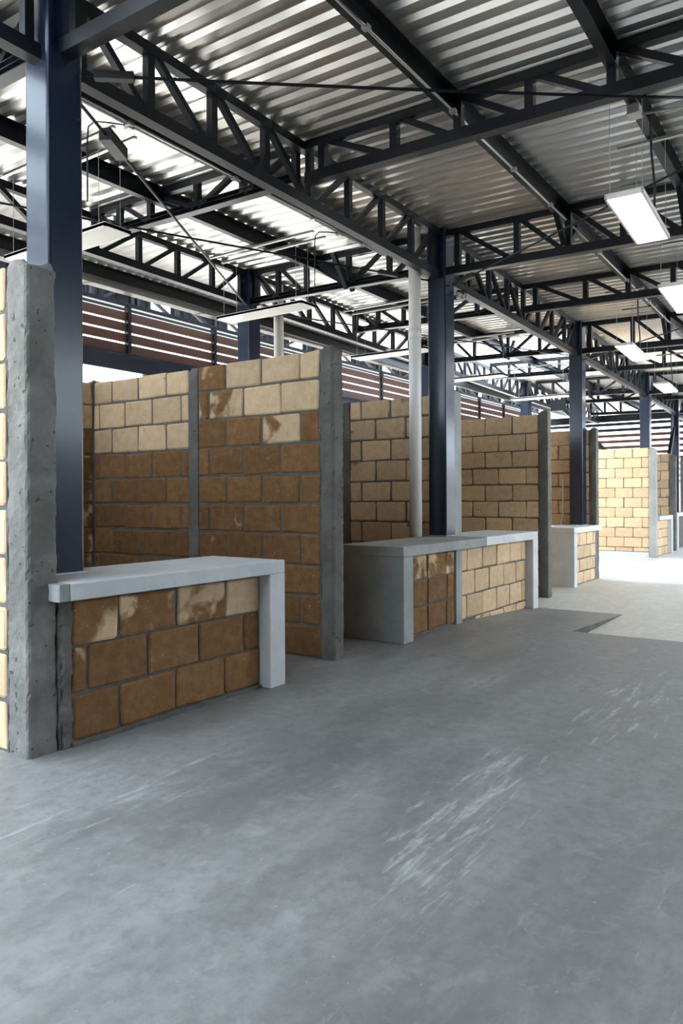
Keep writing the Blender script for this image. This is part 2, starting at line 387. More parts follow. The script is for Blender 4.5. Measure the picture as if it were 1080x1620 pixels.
# ------------------------------------------------------------------ roof
def zb(X):                                  # underside of the long bottom chords
    pts = [(-8, 3.67), (2.4, 3.67), (7.3, 3.62), (12.2, 3.55), (17.7, 3.52), (30, 3.52)]
    for (a, p), (b_, q) in zip(pts, pts[1:]):
        if X <= b_: return p + (q - p) * (X - a) / (b_ - a)
    return 3.52
def zt(X, Y): return (4.16 if X < 7.3 else 4.16 - 0.010 * (X - 7.3) if X < 17.7 else 4.056) + 0.022 * (Y - 3.6)       # top of the top chords / underside of the sheets
RX0, RX1, RY0, RY1 = -7.0, 25.1, -4.7, 8.05
roof = empty('ceiling', (11, 1, 4.1)); tag(roof, kind='structure')
PIT = 0.15; NR = 6
x = RX0
while x < RX1 - 0.2:
    prof = []
    for k in range(NR):
        b0 = x + k * PIT
        prof += [(b0, 0.0), (b0 + 0.05, 0.0), (b0 + 0.075, 0.030), (b0 + 0.125, 0.030)]
    prof.append((x + NR * PIT, 0.0)); prof.append((x + NR * PIT + 0.05, 0.002))
    mid_ = x + NR * PIT / 2
    # the cross passages behind the stall fronts are open to the sky
    inner = 13.0 < mid_ < 17.0
    ys = [0.8 if inner else RY0, (1.0 if -3.0 < mid_ < 0.9 else 3.15) if mid_ < 1.9 else 4.2 if inner else RY1]; vs = []; fs = []; n = len(prof)  # unseen sheets over the aisle also cut short to let in more skylight
    for t in (0.0, 0.004):
        for Y in ys:
            for (px, pz) in prof: vs.append((px, Y, zt(px, Y) + 0.012 + pz + t))
    for i in range(n - 1):
        fs.append((i, n + i, n + i + 1, i + 1)); fs.append((2 * n + i, 2 * n + i + 1, 3 * n + i + 1, 3 * n + i))
        fs.append((i, i + 1, 2 * n + i + 1, 2 * n + i)); fs.append((n + i, 3 * n + i, 3 * n + i + 1, n + i + 1))
    MB().add(vs, fs).build('roof_sheet', M_ROOF, roof)
    x += NR * PIT

# ------------------------------------------------------------------ steel columns
def column(x, y, z0, z1, label, w=0.225, d=0.215, group='steel columns'):
    t = empty('steel_column', (x + w / 2, y + d / 2, z0), label, 'column', group)
    # square tube with rounded arrises
    r = 0.018; pr = []
    for cx_, cy_, a0 in ((x + w - r, y + d - r, 0), (x + r, y + d - r, 90), (x + r, y + r, 180), (x + w - r, y + r, 270)):
        for q in (0, 30, 60, 90): a = math.radians(a0 + q); pr.append((cx_ + r * math.cos(a), cy_ + r * math.sin(a)))
    n = len(pr); vs = [(px, py, z) for z in (z0, z1) for px, py in pr]
    fs = [(i, (i + 1) % n, n + (i + 1) % n, n + i) for i in range(n)] + [tuple(range(n - 1, -1, -1)), tuple(range(n, 2 * n))]
    MB().add(vs, fs).build('shaft', M_COL, t)
    MB().box(x - 0.012, x + w + 0.012, y - 0.012, y + d + 0.012, z0, z0 + 0.008).build('grout_pad', M_SMOOTH, t)
    return t
C1, C2, C3, C4, C5 = (2.415, 3.6), (7.19, 3.6), (12.12, 3.62), (17.64, 3.77), (22.2, 3.98)
ROW1 = [C1, C2, C3, C4, C5]
names1 = ['nearest glossy navy steel column, standing on the first counter by the rough concrete pier',
          'second glossy navy steel column, on the long double counter beside the white pipe',
          'third navy steel column, on the short counter past the dark concrete pier',
          'fourth grey-blue steel column, rising behind the brightly lit block wall',
          'fifth and farthest aisle column, with a gusset plate and knee brace']
ctops = [0.84, 0.84, 0.80, 0.82, ZL]
for (cx_, cy_), lb, zc in zip(ROW1, names1, ctops):
    if zc < 0: zc = ZL
    column(cx_, cy_, zc, zt(cx_ + .1, cy_) + 0.005, lb)
ROW2 = [(2.415, 6.40), (7.19, 6.40), (12.2, 6.42), (17.7, 6.6)]
names2 = ['rear-row steel column directly behind the nearest column', 'rear-row steel column seen above the first tall block partition',
          'rear-row grey steel column seen above the second tall block partition', 'rear-row steel column behind the brightly lit block wall']
for (cx_, cy_), lb in zip(ROW2, names2):
    column(cx_, cy_, 0.0 if cx_ < 8 else ZL, zt(cx_, cy_) + 0.003, lb)

# ------------------------------------------------------------------ trusses
def truss(name, p0, p1, zb0, zb1, zt0, zt1, stations, label, mid=None, chord=0.085, web=0.055, rule='mid', endv=True, group=None):
    """flat lattice girder between plan points p0 and p1; stations = fractions of the panel points"""
    p0 = Vector((*p0, 0)); p1 = Vector((*p1, 0))
    t = empty(name, ((p0.x + p1.x) / 2, (p0.y + p1.y) / 2, min(zb0, zb1)), label, 'roof truss', group or 'roof trusses')
    def B(f): q = p0.lerp(p1, f); return Vector((q.x, q.y, zb0 + (zb1 - zb0) * f + chord / 2))
    def T(f): q = p0.lerp(p1, f); return Vector((q.x, q.y, zt0 + (zt1 - zt0) * f - chord * 0.4))
    d = (p1 - p0).normalized(); side = Vector((-d.y, d.x, 0))
    MB().chan(B(0), B(1), chord, chord, 0.007).bar(B(0), B(1), chord * 0.98, 0.006).build('bottom_chord', M_TRUSS, t)
    MB().bar(T(0), T(1), chord * 0.8, chord * 0.8).build('top_chord', M_TRUSS, t)
    st = list(stations)
    for f in st:
        MB().bar(B(f), T(f), web, web, side).build('vertical', M_TRUSS, t)
    for a, b_ in zip(st, st[1:]):
        m_ = (a + b_) / 2
        desc = (m_ < (0.5 if mid is None else mid)) if rule == 'mid' else (rule == 'desc')
        L = (p1 - p0).length; e = 0.03 / L
        q0, q1 = (T(a + e), B(b_ - e)) if desc else (B(a + e), T(b_ - e))
        MB().bar(q0, q1, web * 0.8, web * 0.85, side).build('diagonal', M_TRUSS, t)
    return t
# along the rows of columns
bays = [((-2.4, 3.6), C1)] + list(zip(ROW1, ROW1[1:])) + [(C5, (24.85, 4.1))]
lab_r1 = ['lattice girder running into the left side of the nearest column', 'lattice girder from the nearest column to the second column',
          'lattice girder from the second column to the third column', 'lattice girder from the third column to the fourth column',
          'lattice girder from the fourth column to the fifth column', 'lattice girder from the fifth column to the end louvre wall']
for (a, b_), lb in zip(bays, lab_r1):
    xa, xb = a[0] + (0.225 if a[0] > 0 else 0), b_[0]
    ya, yb = a[1] + 0.10, b_[1] + 0.10
    L = xb - xa; n = max(4, 2 * round(L / 1.08)); st = [0.012] + [i / n for i in range(1, n)] + [0.988]
    truss('row_truss', (xa, ya), (xb, yb), zb(xa), zb(xb), zt(xa, ya), zt(xb, yb), st, lb)
bays2 = [((-2.4, 6.40), ROW2[0])] + list(zip(ROW2, ROW2[1:])) + [(ROW2[3], (24.85, 6.8))]
lab_r2 = ['rear-row lattice girder left of the nearest column', 'rear-row lattice girder spanning behind the first stall', 'rear-row lattice girder spanning over the second stall',
          'rear-row lattice girder spanning the open cross passage', 'rear-row lattice girder running to the far louvre wall']
for (a, b_), lb in zip(bays2, lab_r2):
    xa, xb = a[0] + (0.225 if a[0] > 0 else 0), b_[0]; ya, yb = a[1] + 0.1, b_[1] + 0.1
    L = xb - xa; n = max(4, 2 * round(L / 1.08)); st = [0.012] + [i / n for i in range(1, n)] + [0.988]
    truss('row_truss', (xa, ya), (xb, yb), zb(xa) + 0.15, zb(xb) + 0.15, zt(xa, ya), zt(xb, yb), st, lb)
# across the rows
YA = [3.50, 2.833, 2.303, 1.779, 1.241, 0.70, 0.16, -0.38, -0.92, -1.46, -2.0, -2.54, -3.08, -3.6]
def yrow(X):
    pts = [(-5, 3.6), (7.3, 3.6), (12.2, 3.62), (17.7, 3.77), (25.6, 4.1)]
    for (a, p), (b_, q) in zip(pts, pts[1:]):
        if X <= b_: return p + (q - p) * (X - a) / (b_ - a)
XT = [(0.1, 0, 'overhead near the camera'), (2.53, 1, 'meeting the nearest column'), (4.83, 0, 'between the first and second columns'),
      (7.30, 1, 'meeting the second column'), (9.70, 0, 'between the second and third columns'), (12.23, 1, 'meeting the third column'),
      (14.95, 0, 'between the third and fourth columns'), (17.75, 1, 'meeting the fourth column'), (20.0, 0, 'between the fourth and fifth columns'), (22.31, 1, 'meeting the fifth column')]
for X, atcol, where in XT:
    yr = yrow(X); dy = yr - 3.6
    ya, yb = yr + (0.0 if atcol else 0.06), -3.6
    zB = lambda Y: zb(X) + (0.05 if atcol else 0.17) + 0.022 * (Y - 3.6)
    st = [max(0.004, min(0.996, (ya - (q + dy)) / (ya - yb))) for q in YA]
    truss('cross_truss', (X, ya), (X, yb), zB(ya), zB(yb), zt(X, ya), zt(X, yb), st, 'cross truss over the aisle ' + where, mid=0.55, web=0.06)
    ya2, yb2 = yr + (0.215 if atcol else 0.16), 6.42
    zB2 = lambda Y: zb(X) + (0.10 if atcol else 0.20) + 0.022 * (Y - 3.6)
    st2 = [(q - ya2) / (yb2 - ya2) for q in (ya2 + 0.02, 4.36, 4.92, 5.55, 6.0, 6.40) if q > ya2]
    truss('cross_truss', (X, ya2), (X, yb2), zB2(ya2), zB2(yb2), zt(X, ya2), zt(X, yb2), st2, 'short cross truss over the stalls ' + where, mid=0.45, web=0.055)
# purlins
pur = [(7.95, 'at the eaves beyond the rear girders'), (5.40, 'second line back from the aisle columns over the stalls'), (4.38, 'first line back from the aisle columns over the stalls'),
       (2.33, 'first line out over the aisle'), (1.24, 'second line out over the aisle, above the lit lamps'), (0.16, 'third line out over the aisle'),
       (-0.92, 'fourth line out over the aisle'), (-2.0, 'fifth line out over the aisle'), (-3.1, 'sixth line out over the aisle')]
for Y, where in pur:
    mb = MB(); xs = [RX0 + 0.05, 7.3, 12.2, 17.7, RX1 - 0.05]
    for a, b_ in zip(xs, xs[1:]):
        mb.chan((a, Y, zt(a, Y) - 0.072), (b_, Y, zt(b_, Y) - 0.072), 0.07, 0.165, 0.006, flip=-1)
    tag(mb.build('purlin', M_TRUSS), 'dark channel roof purlin, ' + where, 'purlin', 'roof purlins')
    # kicker braces from the purlin down to the truss chords
for X, atcol, where in XT[2:9]:
    if not atcol: continue
    for Y, w2 in ((2.33, 'on the first purlin line'), (1.24, 'on the second purlin line'), (4.92, 'over the stalls')):
        yy = Y + (yrow(X) - 3.6); zc = zb(X) + 0.12
        k = empty('purlin_brace', (X, yy, zc), 'splayed kicker braces %s, on the truss %s' % (w2, where), 'brace', 'purlin kicker braces')
        for sx in (-1, 1):
            MB().bar((X + sx * 0.05, yy, zc), (X + sx * 0.33, yy, zt(X, yy) - 0.11), 0.05, 0.05, (0, 1, 0)).build('strut', M_TRUSS, k)

# ------------------------------------------------------------------ block partitions and concrete piers
def even(top, base, n): return [base + (top - base) * i / n for i in range(n + 1)]
def pier(parent, x0, x1, y0, y1, z0, z1, seed, M=None, step=0.03, amp=0.006, edge=0.014, topamp=0.02):
    return MB().rough(x0, x1, y0, y1, z0, z1, step, amp, edge, seed, topamp).build('concrete_pier', M or M_PILLAR, parent)
BEDS = [0.0, 0.253, 0.492, 0.728, 0.975, 1.213, 1.451, 1.697, 1.944, 2.19, 2.41]
# wall beside the camera
w0 = empty('block_partition', (2.15, 4.8, 0), 'pale block partition at the left edge, ending in a rough concrete pier', 'wall', 'block partitions')
pier(w0, 2.07, 2.235, 3.267, 3.44, 0, 2.41, 1, M_PIER0, 0.018, 0.007, 0.012, 0.035)
brickwork(w0, 'Y', 3.46, 6.2, 2.075, 2.23, BEDS, 3.66, lambda a, z: 0.9)
MB().rough(2.085, 2.22, 3.43, 3.48, 0, 2.36, 0.016, 0.012, 0.02, 12).build('mortar', M_MORTAR, w0)
# tall partition in the middle
w1 = empty('block_partition', (4.73, 4.8, 0), 'tall brown and tan block partition behind the nearest counter', 'wall', 'block partitions')
pier(w1, 4.65, 4.80, 3.29, 3.42, 0, 2.43, 2, None, 0.022, 0.005, 0.018, 0.02)
pier(w1, 4.652, 4.798, 4.75, 4.87, 0, 2.42, 3, None, 0.03, 0.004, 0.006, 0.01)
def dry1(a, z):
    if a < 4.75:
        if z > 2.2: return 0.9 if a < 4.4 else 0.22
        if z > 1.95: return 0.97 if a < 4.2 else 0.55
        if z > 1.7: return {True: 0.62}.get(3.62 < a < 4.02, 0.12)
        return random.choice((0.0, 0.02, 0.1, 0.16))
    return 0.95 if z > 1.70 else random.choice((0.1, 0.0, 0.15))
brickwork(w1, 'Y', 3.42, 4.75, 4.655, 4.797, BEDS, 3.615, dry1)
brickwork(w1, 'Y', 4.87, 6.2, 4.655, 4.797, BEDS, 5.16, dry1, L=0.385)
# partition behind the second column
w2 = empty('block_partition', (7.52, 4.9, 0), 'tan block partition running back from behind the second column', 'wall', 'block partitions')
pier(w2, 7.43, 7.61, 3.62, 3.87, 0.843, 2.43, 4, M_SMOOTH2, 0.05, 0.001, 0.003, 0.0)
brickwork(w2, 'Y', 3.87, 5.02, 7.45, 7.60, BEDS, 4.45, lambda a, z: 0.72 + 0.2 * random.random(), L=0.41)
pier(w2, 7.44, 7.61, 5.02, 5.14, 0, 2.42, 5)
brickwork(w2, 'Y', 5.14, 6.2, 7.45, 7.60, BEDS, 5.5, lambda a, z: 0.8)
# partition at the end of the double counter
B2 = even(2.37, ZL, 10)
w3 = empty('block_partition', (9.77, 4.8, ZL), 'tan block partition behind the double counter, with a dark narrow pier', 'wall', 'block partitions')
pier(w3, 9.69, 9.84, 3.35, 3.485, ZL, 2.42, 6, None, 0.03, 0.005, 0.012, 0.03)
B2 = [ZL, 0.05, 0.285, 0.52, 0.75, 0.979, 1.204, 1.432, 1.662, 1.892, 2.122, 2.37]
brickwork(w3, 'Y', 3.485, 6.2, 9.70, 9.835, B2, 3.86, lambda a, z: 1.0, L=0.39)
# partition just past the third column
w4 = empty('block_partition', (12.45, 4.9, ZL), 'block partition with a dark pier just right of the third column', 'wall', 'block partitions')
pier(w4, 12.37, 12.53, 3.47, 3.585, ZL, 2.40, 7, None, 0.035, 0.005, 0.012, 0.02)
brickwork(w4, 'Y', 3.585, 6.2, 12.38, 12.52, B2, 3.9, lambda a, z: 0.85, L=0.4)
# bright wall across the passage
w5 = empty('block_partition', (17.38, 5.0, ZL), 'brightly lit cream block wall across the far passage, with a pale pier', 'wall', 'block partitions')
pier(w5, 17.29, 17.47, 3.57, 3.72, ZL, 2.34, 8, M_SMOOTH2, 0.05, 0.004, 0.008, 0.01)
B5 = [0.03, 0.13, 0.352, 0.574, 0.796, 1.018, 1.24, 1.462, 1.684, 1.906, 2.128, 2.34]
brickwork(w5, 'Y', 3.72, 6.5, 17.31, 17.45, B5, 4.06, lambda a, z: 1.0, L=0.385)
MB().rough(17.295, 17.465, 3.72, 6.5, ZL, 0.03, 0.06, 0.004, 0.006, 9).build('plinth', M_SMOOTH, w5)
w6 = empty('block_partition', (19.97, 5.0, ZL), 'far block partition with a dark pier, right of the bright wall', 'wall', 'block partitions')
pier(w6, 19.88, 20.05, 3.64, 3.79, ZL, 2.30, 10, None, 0.05, 0.005, 0.01, 0.02)
brickwork(w6, 'Y', 3.79, 6.5, 19.9, 20.03, B5, 4.0, lambda a, z: 0.8)
w7 = empty('block_partition', (22.9, 5.0, ZL), 'farthest block partition at the right edge behind the fifth column', 'wall', 'block partitions')
pier(w7, 22.85, 23.0, 3.95, 4.1, ZL, 2.35, 11, None, 0.05, 0.005, 0.01, 0.02)
brickwork(w7, 'Y', 4.1, 6.5, 22.86, 22.99, B5, 4.2, lambda a, z: 0.85)
# back walls of the stalls
for xa, xb, zz, lb in ((2.25, 4.64, 0, 'dark block back wall of the first stall'), (4.81, 7.43, 0, 'block back wall behind the double counter, left half'),
                       (7.62, 9.68, ZL, 'block back wall behind the double counter, right half'), (9.86, 12.36, ZL, 'block back wall behind the third column'),
                       (17.48, 19.87, ZL, 'block back wall behind the bright cream wall')):
    yb_ = 6.2 if xa < 15 else 6.36
    wb = empty('block_back_wall', ((xa + xb) / 2, yb_ + 0.07, zz), lb, 'wall', 'block back walls')
    brickwork(wb, 'X', xa, xb, yb_, yb_ + 0.14, BEDS if zz == 0 else B2, xa + 0.2, lambda a, z: 0.45 if z < 1.9 else 0.85)

    pier(wb, xb, xb + 0.17, yb_, yb_ + 0.15, zz, 2.44, 40 + int(xa), None, 0.04, 0.004, 0.008, 0.015)

# ------------------------------------------------------------------ counters
def bevel_box(x0, x1, y0, y1, z0, z1, name, M, parent, r=0.006):
    o = MB().box(x0, x1, y0, y1, z0, z1).build(name, M, parent)
    md = o.modifiers.new('bevel', 'BEVEL'); md.width = r; md.segments = 2
    return o
# first counter
c1 = empty('counter', (3.05, 3.5, 0), 'near concrete counter with brown block front under the first column', 'counter', 'concrete counters')
bevel_box(2.238, 3.90, 3.163, 3.84, 0.752, 0.84, 'slab', M_SMOOTH, c1)
MB().rough(2.175, 2.24, 3.166, 3.262, 0.754, 0.838, 0.012, 0.006, 0.006, 24).build('mortar_patch', M_SMOOTH2, c1)
bevel_box(3.745, 3.90, 3.163, 3.84, 0.0, 0.752, 'leg', M_SMOOTH, c1)
for a0, a1, z0, z1, d in ((2.30, 2.593, .505, .742, .50), (2.593, 3.009, .505, .742, .40), (3.009, 3.421, .505, .742, .55), (3.421, 3.742, .505, .742, .85),
                          (2.30, 2.392, .262, .505, .35), (2.392, 2.79, .262, .505, .05), (2.79, 3.186, .262, .505, .40), (3.186, 3.592, .262, .505, .08), (3.592, 3.742, .262, .505, .05),
                          (2.30, 2.597, .02, .262, .05), (2.597, 3.004, .02, .262, .15), (3.004, 3.41, .02, .262, .0), (3.41, 3.742, .02, .262, .0)):
    brick(c1, 'X', a0 + JT / 2, a1 - JT / 2, 3.25, 3.40, z0 + JT / 2, z1 - JT / 2, d)
MB().rough(2.245, 3.744, 3.262, 3.39, 0, 0.752, 0.03, 0.004, 0.004, 21).build('mortar', M_MORTAR, c1)
MB().rough(2.236, 2.31, 3.245, 3.35, 0.0, 0.74, 0.015, 0.014, 0.02, 22).build('mortar', M_MORTAR, c1)
MB().rough(2.3, 3.744, 3.235, 3.30, -0.004, 0.022, 0.02, 0.008, 0.008, 23).build('mortar_fillet', M_MORTAR, c1)
# double counter on the slope
c2 = empty('counter', (7.1, 3.5, 0), 'long double concrete counter with block front under the second column', 'counter', 'concrete counters')
bevel_box(5.506, 7.25, 3.163, 3.85, 0.745, 0.835, 'slab', M_SMOOTH2, c2)
bevel_box(7.25, 8.78, 3.163, 3.85, 0.748, 0.842, 'slab', M_SMOOTH, c2)
bevel_box(5.506, 5.672, 3.163, 3.85, 0.0, 0.745, 'end_panel', M_SMOOTH2, c2)
bevel_box(8.61, 8.78, 3.163, 3.85, ZL, 0.748, 'leg', M_SMOOTH, c2)
bevel_box(6.67, 6.80, 3.235, 3.40, -0.02, 0.745, 'mullion', M_SMOOTH2, c2, 0.004)
for a0, a1, z0, z1, d in ((5.675, 6.10, .505, .742, .42), (6.10, 6.482, .505, .742, .40), (6.482, 6.668, .505, .742, .5),
                          (5.675, 5.74, .262, .505, .1), (5.74, 6.298 - .19, .262, .505, .1), (6.11, 6.5, .262, .505, .12), (6.5, 6.668, .262, .505, .1),
                          (5.675, 6.106, .02, .262, .2), (6.106, 6.482, .02, .262, .1), (6.482, 6.668, .02, .262, .1)):
    brick(c2, 'X', a0 + JT / 2, a1 - JT / 2, 3.25, 3.40, z0 + JT / 2, z1 - JT / 2, d)
for joints, z0, z1 in (((6.802, 6.955, 7.338, 7.727, 8.11, 8.46, 8.607), .505, .742), ((6.802, 7.143, 7.523, 7.907, 8.287, 8.607), .262, .505), ((6.802, 6.945, 7.338, 7.715, 8.089, 8.46, 8.607), .02, .262)):
    for a0, a1 in zip(joints, joints[1:]):
        brick(c2, 'X', a0 + JT / 2, a1 - JT / 2, 3.25, 3.40, z0 + JT / 2, z1 - JT / 2, random.uniform(0.92, 1.0))
for a0, a1, zlo in ((7.15, 7.53, -0.03), (7.53, 7.91, -0.05), (7.91, 8.29, -0.065), (8.29, 8.607, -0.08)):
    brick(c2, 'X', a0 + JT / 2, a1 - JT / 2, 3.252, 3.40, zlo, 0.02 - JT / 2, 0.7)
MB().box(5.66, 6.69, 3.262, 3.39, 0.0, 0.748).build('mortar', M_MORTAR, c2)
MB().box(6.78, 8.62, 3.262, 3.39, ZL, 0.75).build('mortar', M_MORTAR, c2)
# third counter
c3 = empty('counter', (11.7, 3.75, ZL), 'short concrete counter with tan block front under the third column', 'counter', 'concrete counters')
bevel_box(11.0, 12.365, 3.41, 4.05, 0.715, 0.80, 'slab', M_SMOOTH, c3)
bevel_box(12.36, 12.47, 3.41, 3.465, 0.715, 0.80, 'slab_end', M_SMOOTH, c3)
bevel_box(11.0, 11.14, 3.41, 4.05, ZL - 0.02, 0.715, 'end_panel', M_SMOOTH, c3)
z_ = [ZL, 0.10, 0.30, 0.505, 0.71]
for r in range(4):
    off = 0.0 if r % 2 else 0.2; js = [11.14] + [q for q in (11.14 + off + 0.36 * k for k in range(5)) if 11.2 < q < 12.28] + [12.33]
    for a0, a1 in zip(js, js[1:]): brick(c3, 'X', a0 + JT / 2, a1 - JT / 2, 3.48, 3.62, z_[r] + JT / 2, z_[r + 1] - JT / 2, 0.95)
MB().box(11.13, 12.35, 3.49, 3.61, ZL, 0.715).build('mortar', M_MORTAR, c3)
MB().rough(12.33, 12.37, 3.475, 3.62, ZL, 0.715, 0.04, 0.003, 0.004, 31).build('edge_post', M_SMOOTH2, c3)
# fourth and fifth counters
c4 = empty('counter', (18.3, 3.85, ZL), 'far small concrete counter beside the pale pier of the bright wall', 'counter', 'concrete counters')
bevel_box(17.62, 19.05, 3.55, 4.15, 0.73, 0.82, 'slab', M_SMOOTH, c4)
bevel_box(18.9, 19.05, 3.55, 4.15, ZL, 0.73, 'leg', M_SMOOTH, c4)
for r in range(4):
    zz = even(0.72, ZL, 4); js = [17.49] + [17.49 + 0.36 * k + (0.18 if r % 2 else 0.36) for k in range(4) if 17.49 + 0.36 * k + 0.36 < 18.8] + [18.9]
    for a0, a1 in zip(js, js[1:]): brick(c4, 'X', a0 + JT / 2, a1 - JT / 2, 3.64, 3.78, zz[r] + JT / 2, zz[r + 1] - JT / 2, 0.95)
MB().box(17.48, 18.91, 3.65, 3.77, ZL, 0.735).build('mortar', M_MORTAR, c4)
c5 = empty('counter', (21.6, 4.0, ZL), 'farthest plain concrete counter at the right edge under the fifth column', 'counter', 'concrete counters')
bevel_box(20.55, 22.75, 3.72, 3.95, 0.75, 0.84, 'slab', M_SMOOTH, c5)
bevel_box(20.55, 20.7, 3.72, 3.95, ZL, 0.75, 'end_panel', M_SMOOTH, c5)
MB().box(20.7, 22.6, 3.78, 3.92, ZL, 0.75).build('front', M_MORTAR, c5)

# ------------------------------------------------------------------ white downpipes
def pipe(x, y, r, z0, z1, label):
    t = empty('downpipe', (x, y, z0), label, 'pipe')
    tb = MB().tube([(x, y, z0), (x, y, z1)], r, 24).build('tube', M_PVC, t, True)
    for zc in (2.95,): MB().tube([(x, y, zc), (x, y, zc + 0.11)], r * 1.07, 24).build('coupling', M_PVC, tb, True)
pipe(6.985, 3.86, 0.066, 0.84, 4.13, 'white plastic downpipe standing on the double counter beside the second column')
pipe(7.93, 6.52, 0.068, 0.0, 4.2, 'white plastic downpipe beside the rear-row column, farther back')

# ------------------------------------------------------------------ lamps
def lamp(x, y, z, lx, ly, lit, label, yaw=0.0, group=None, cord=True):
    t = empty('panel_lamp', (x, y, z), label, 'lamp', group or 'hanging panel lamps')
    a, b_ = lx / 2, ly / 2
    fr = MB().box(x - a, x + a, y - b_, y + b_, z + 0.006, z + 0.034).box(x - a, x + a, y - b_, y - b_ + 0.014, z, z + 0.03).box(x - a, x + a, y + b_ - 0.014, y + b_, z, z + 0.03)\
        .box(x - a, x - a + 0.014, y - b_, y + b_, z, z + 0.03).box(x + a - 0.014, x + a, y - b_, y + b_, z, z + 0.03).build('frame', M_WHITE, t)
    MB().box(x - a + 0.013, x + a - 0.013, y - b_ + 0.013, y + b_ - 0.013, z + 0.002, z + 0.007).build('diffuser', M_LED if lit else M_DIFF, fr)
    ex = a if lx > ly else 0.06; ey = 0.06 if lx > ly else b_
    MB().box(x - 0.10, x + 0.10, y - 0.03, y + 0.03, z + 0.034, z + 0.07).build('driver_box', M_WHITE, t)
    top = zt(x, y) - 0.17
    for sx in (-1, 1):
        if lx > ly: ends = [(x + sx * a * 0.85, y - b_ * 0.85), (x + sx * a * 0.85, y + b_ * 0.85)]; sa_, sb_ = (x + sx * a * 0.85, y - 0.24), (x + sx * a * 0.85, y + 0.24)
        else: ends = [(x - a * 0.8, y + sx * b_ * 0.85), (x + a * 0.8, y + sx * b_ * 0.85)]; sa_, sb_ = (x + sx * a * 0.8, y - 0.75), (x + sx * a * 0.8, y + 0.75)
        MB().chan((*sa_, top), (*sb_, top), 0.03, 0.022, 0.003).build('strut_rail', M_GALV, t)
        for (ex_, ey_) in ends:
            MB().tube([(ex_, ey_, z + 0.03), (ex_, ey_, top)], 0.0022, 5).build('hanging_wire', M_WIRE, t)
    if cord and lit:
        cx_, cy_ = x - a * 0.1, y - b_ * 0.9
        MB().tube([(cx_, cy_, z + 0.06), (cx_ + 0.02, cy_, z + 0.2), (cx_ + 0.01, cy_ + 0.02, z + 0.45), (cx_ - 0.02, cy_ + 0.02, top + 0.02)], 0.009, 6).build('power_cord', M_CORD, t, True)
    t.rotation_euler = (0, 0, yaw)
    return t
lamp(5.50, 1.235, 3.2, 1.03, 0.24, True, 'nearest lit white panel lamp hanging at upper right', math.radians(2))
lamp(7.95, 1.40, 3.2, 1.15, 0.24, True, 'second lit panel lamp, cut by the right edge', math.radians(2))
lamp(10.52, 2.46, 3.2, 1.25, 0.23, True, 'third lit panel lamp, in front of the far trusses', math.radians(3))
lamp(14.28, 2.77, 3.2, 1.2, 0.25, True, 'farthest lit panel lamp, small, right of the fourth column', math.radians(3))
lamp(3.68, 5.26, 3.3, 0.25, 1.33, False, 'unlit white panel lamp partly behind the nearest column')
lamp(6.27, 5.35, 3.3, 0.26, 1.22, False, 'unlit white panel lamp above the tall brown partition')
lamp(9.12, 5.42, 3.3, 0.28, 1.22, False, 'unlit white panel lamp behind the white downpipe')
lamp(11.8, 5.35, 3.3, 0.30, 1.1, False, 'unlit white panel lamp right of the second column')
lamp(14.9, 5.3, 3.3, 0.30, 1.2, False, 'unlit white panel lamp above the far passage')

# ------------------------------------------------------------------ tie rods, conduits, cables
def sag(a, b_, s, n=14):
    a = Vector(a); b_ = Vector(b_); return [a.lerp(b_, i / n) - Vector((0, 0, s * 4 * (i / n) * (1 - i / n))) for i in range(n + 1)]
def rod(a, b_, r, label, s=0.01, box=None, bl=0.11, bw=0.045):
    t = empty('tie_rod', a, label, 'tie rod', 'roof tie rods')
    rd = MB().tube(sag(a, b_, s), r, 6).build('rod', M_TRUSS, t, True)
    A, B_ = Vector(a), Vector(b_); d = (B_ - A).normalized()
    for f in (box or (0.03,)):
        c = A.lerp(B_, f) - Vector((0, 0, s * 4 * f * (1 - f)))
        MB().bar(c - d * bl, c + d * bl, bw, bw).build('turnbuckle', M_DARKBOX, rd)
rod((2.62, 3.58, 3.655), (4.90, 0.80, 3.665), 0.010, 'thin steel tie rod running right from the nearest column across the aisle', 0.012, (0.05,))
rod((7.33, 3.58, 3.57), (4.83, -0.54, 3.62), 0.010, 'steel tie rod sloping up right from the second column past the nearest lamp', 0.0, (0.06,))
rod((2.60, 3.85, 3.78), (7.2, 6.40, 3.70), 0.012, 'steel tie rod from the nearest column down to the rear-row column', 0.0, (0.175,), 0.15, 0.085)
rod((7.2, 3.78, 3.62), (2.6, 6.42, 3.80), 0.010, 'steel tie rod from the second column leftwards to the rear row', 0.012, (0.10,))
rod((7.40, 3.85, 3.64), (12.2, 6.42, 3.72), 0.010, 'steel tie rod from the second column rightwards to the rear row', 0.01, (0.10,))
rod((12.15, 3.80, 3.58), (7.4, 6.42, 3.72), 0.010, 'steel tie rod from the third column leftwards to the rear row', 0.01, (0.10,))
rod((12.32, 3.62, 3.52), (9.7, 0.3, 3.6), 0.010, 'steel tie rod from the third column out over the aisle', 0.0, (0.06,))
def conduit(x, y, label):
    z = zt(x, y) - 0.16
    t = empty('conduit', (x, y, z - 0.6), label, 'conduit')
    MB().tube([(x, y, z), (x - 0.12, y + 0.06, z - 0.01), (x - 0.22, y + 0.10, z - 0.03), (x - 0.26, y + 0.12, z - 0.08), (x - 0.27, y + 0.12, z - 0.2), (x - 0.27, y + 0.12, z - 0.62)], 0.006, 6).build('cable', M_CORD, t, True)
    MB().box(x - 0.02, x + 0.03, y - 0.03, y + 0.03, z - 0.03, z + 0.03).build('clamp', M_GALV, t)
conduit(3.62, 4.40, 'bent black lamp conduit hanging under the roof right of the nearest column')
conduit(6.35, 4.40, 'bent black lamp conduit hanging beside the girder left of the second column')
conduit(9.2, 4.40, 'bent black lamp conduit hanging right of the second column')
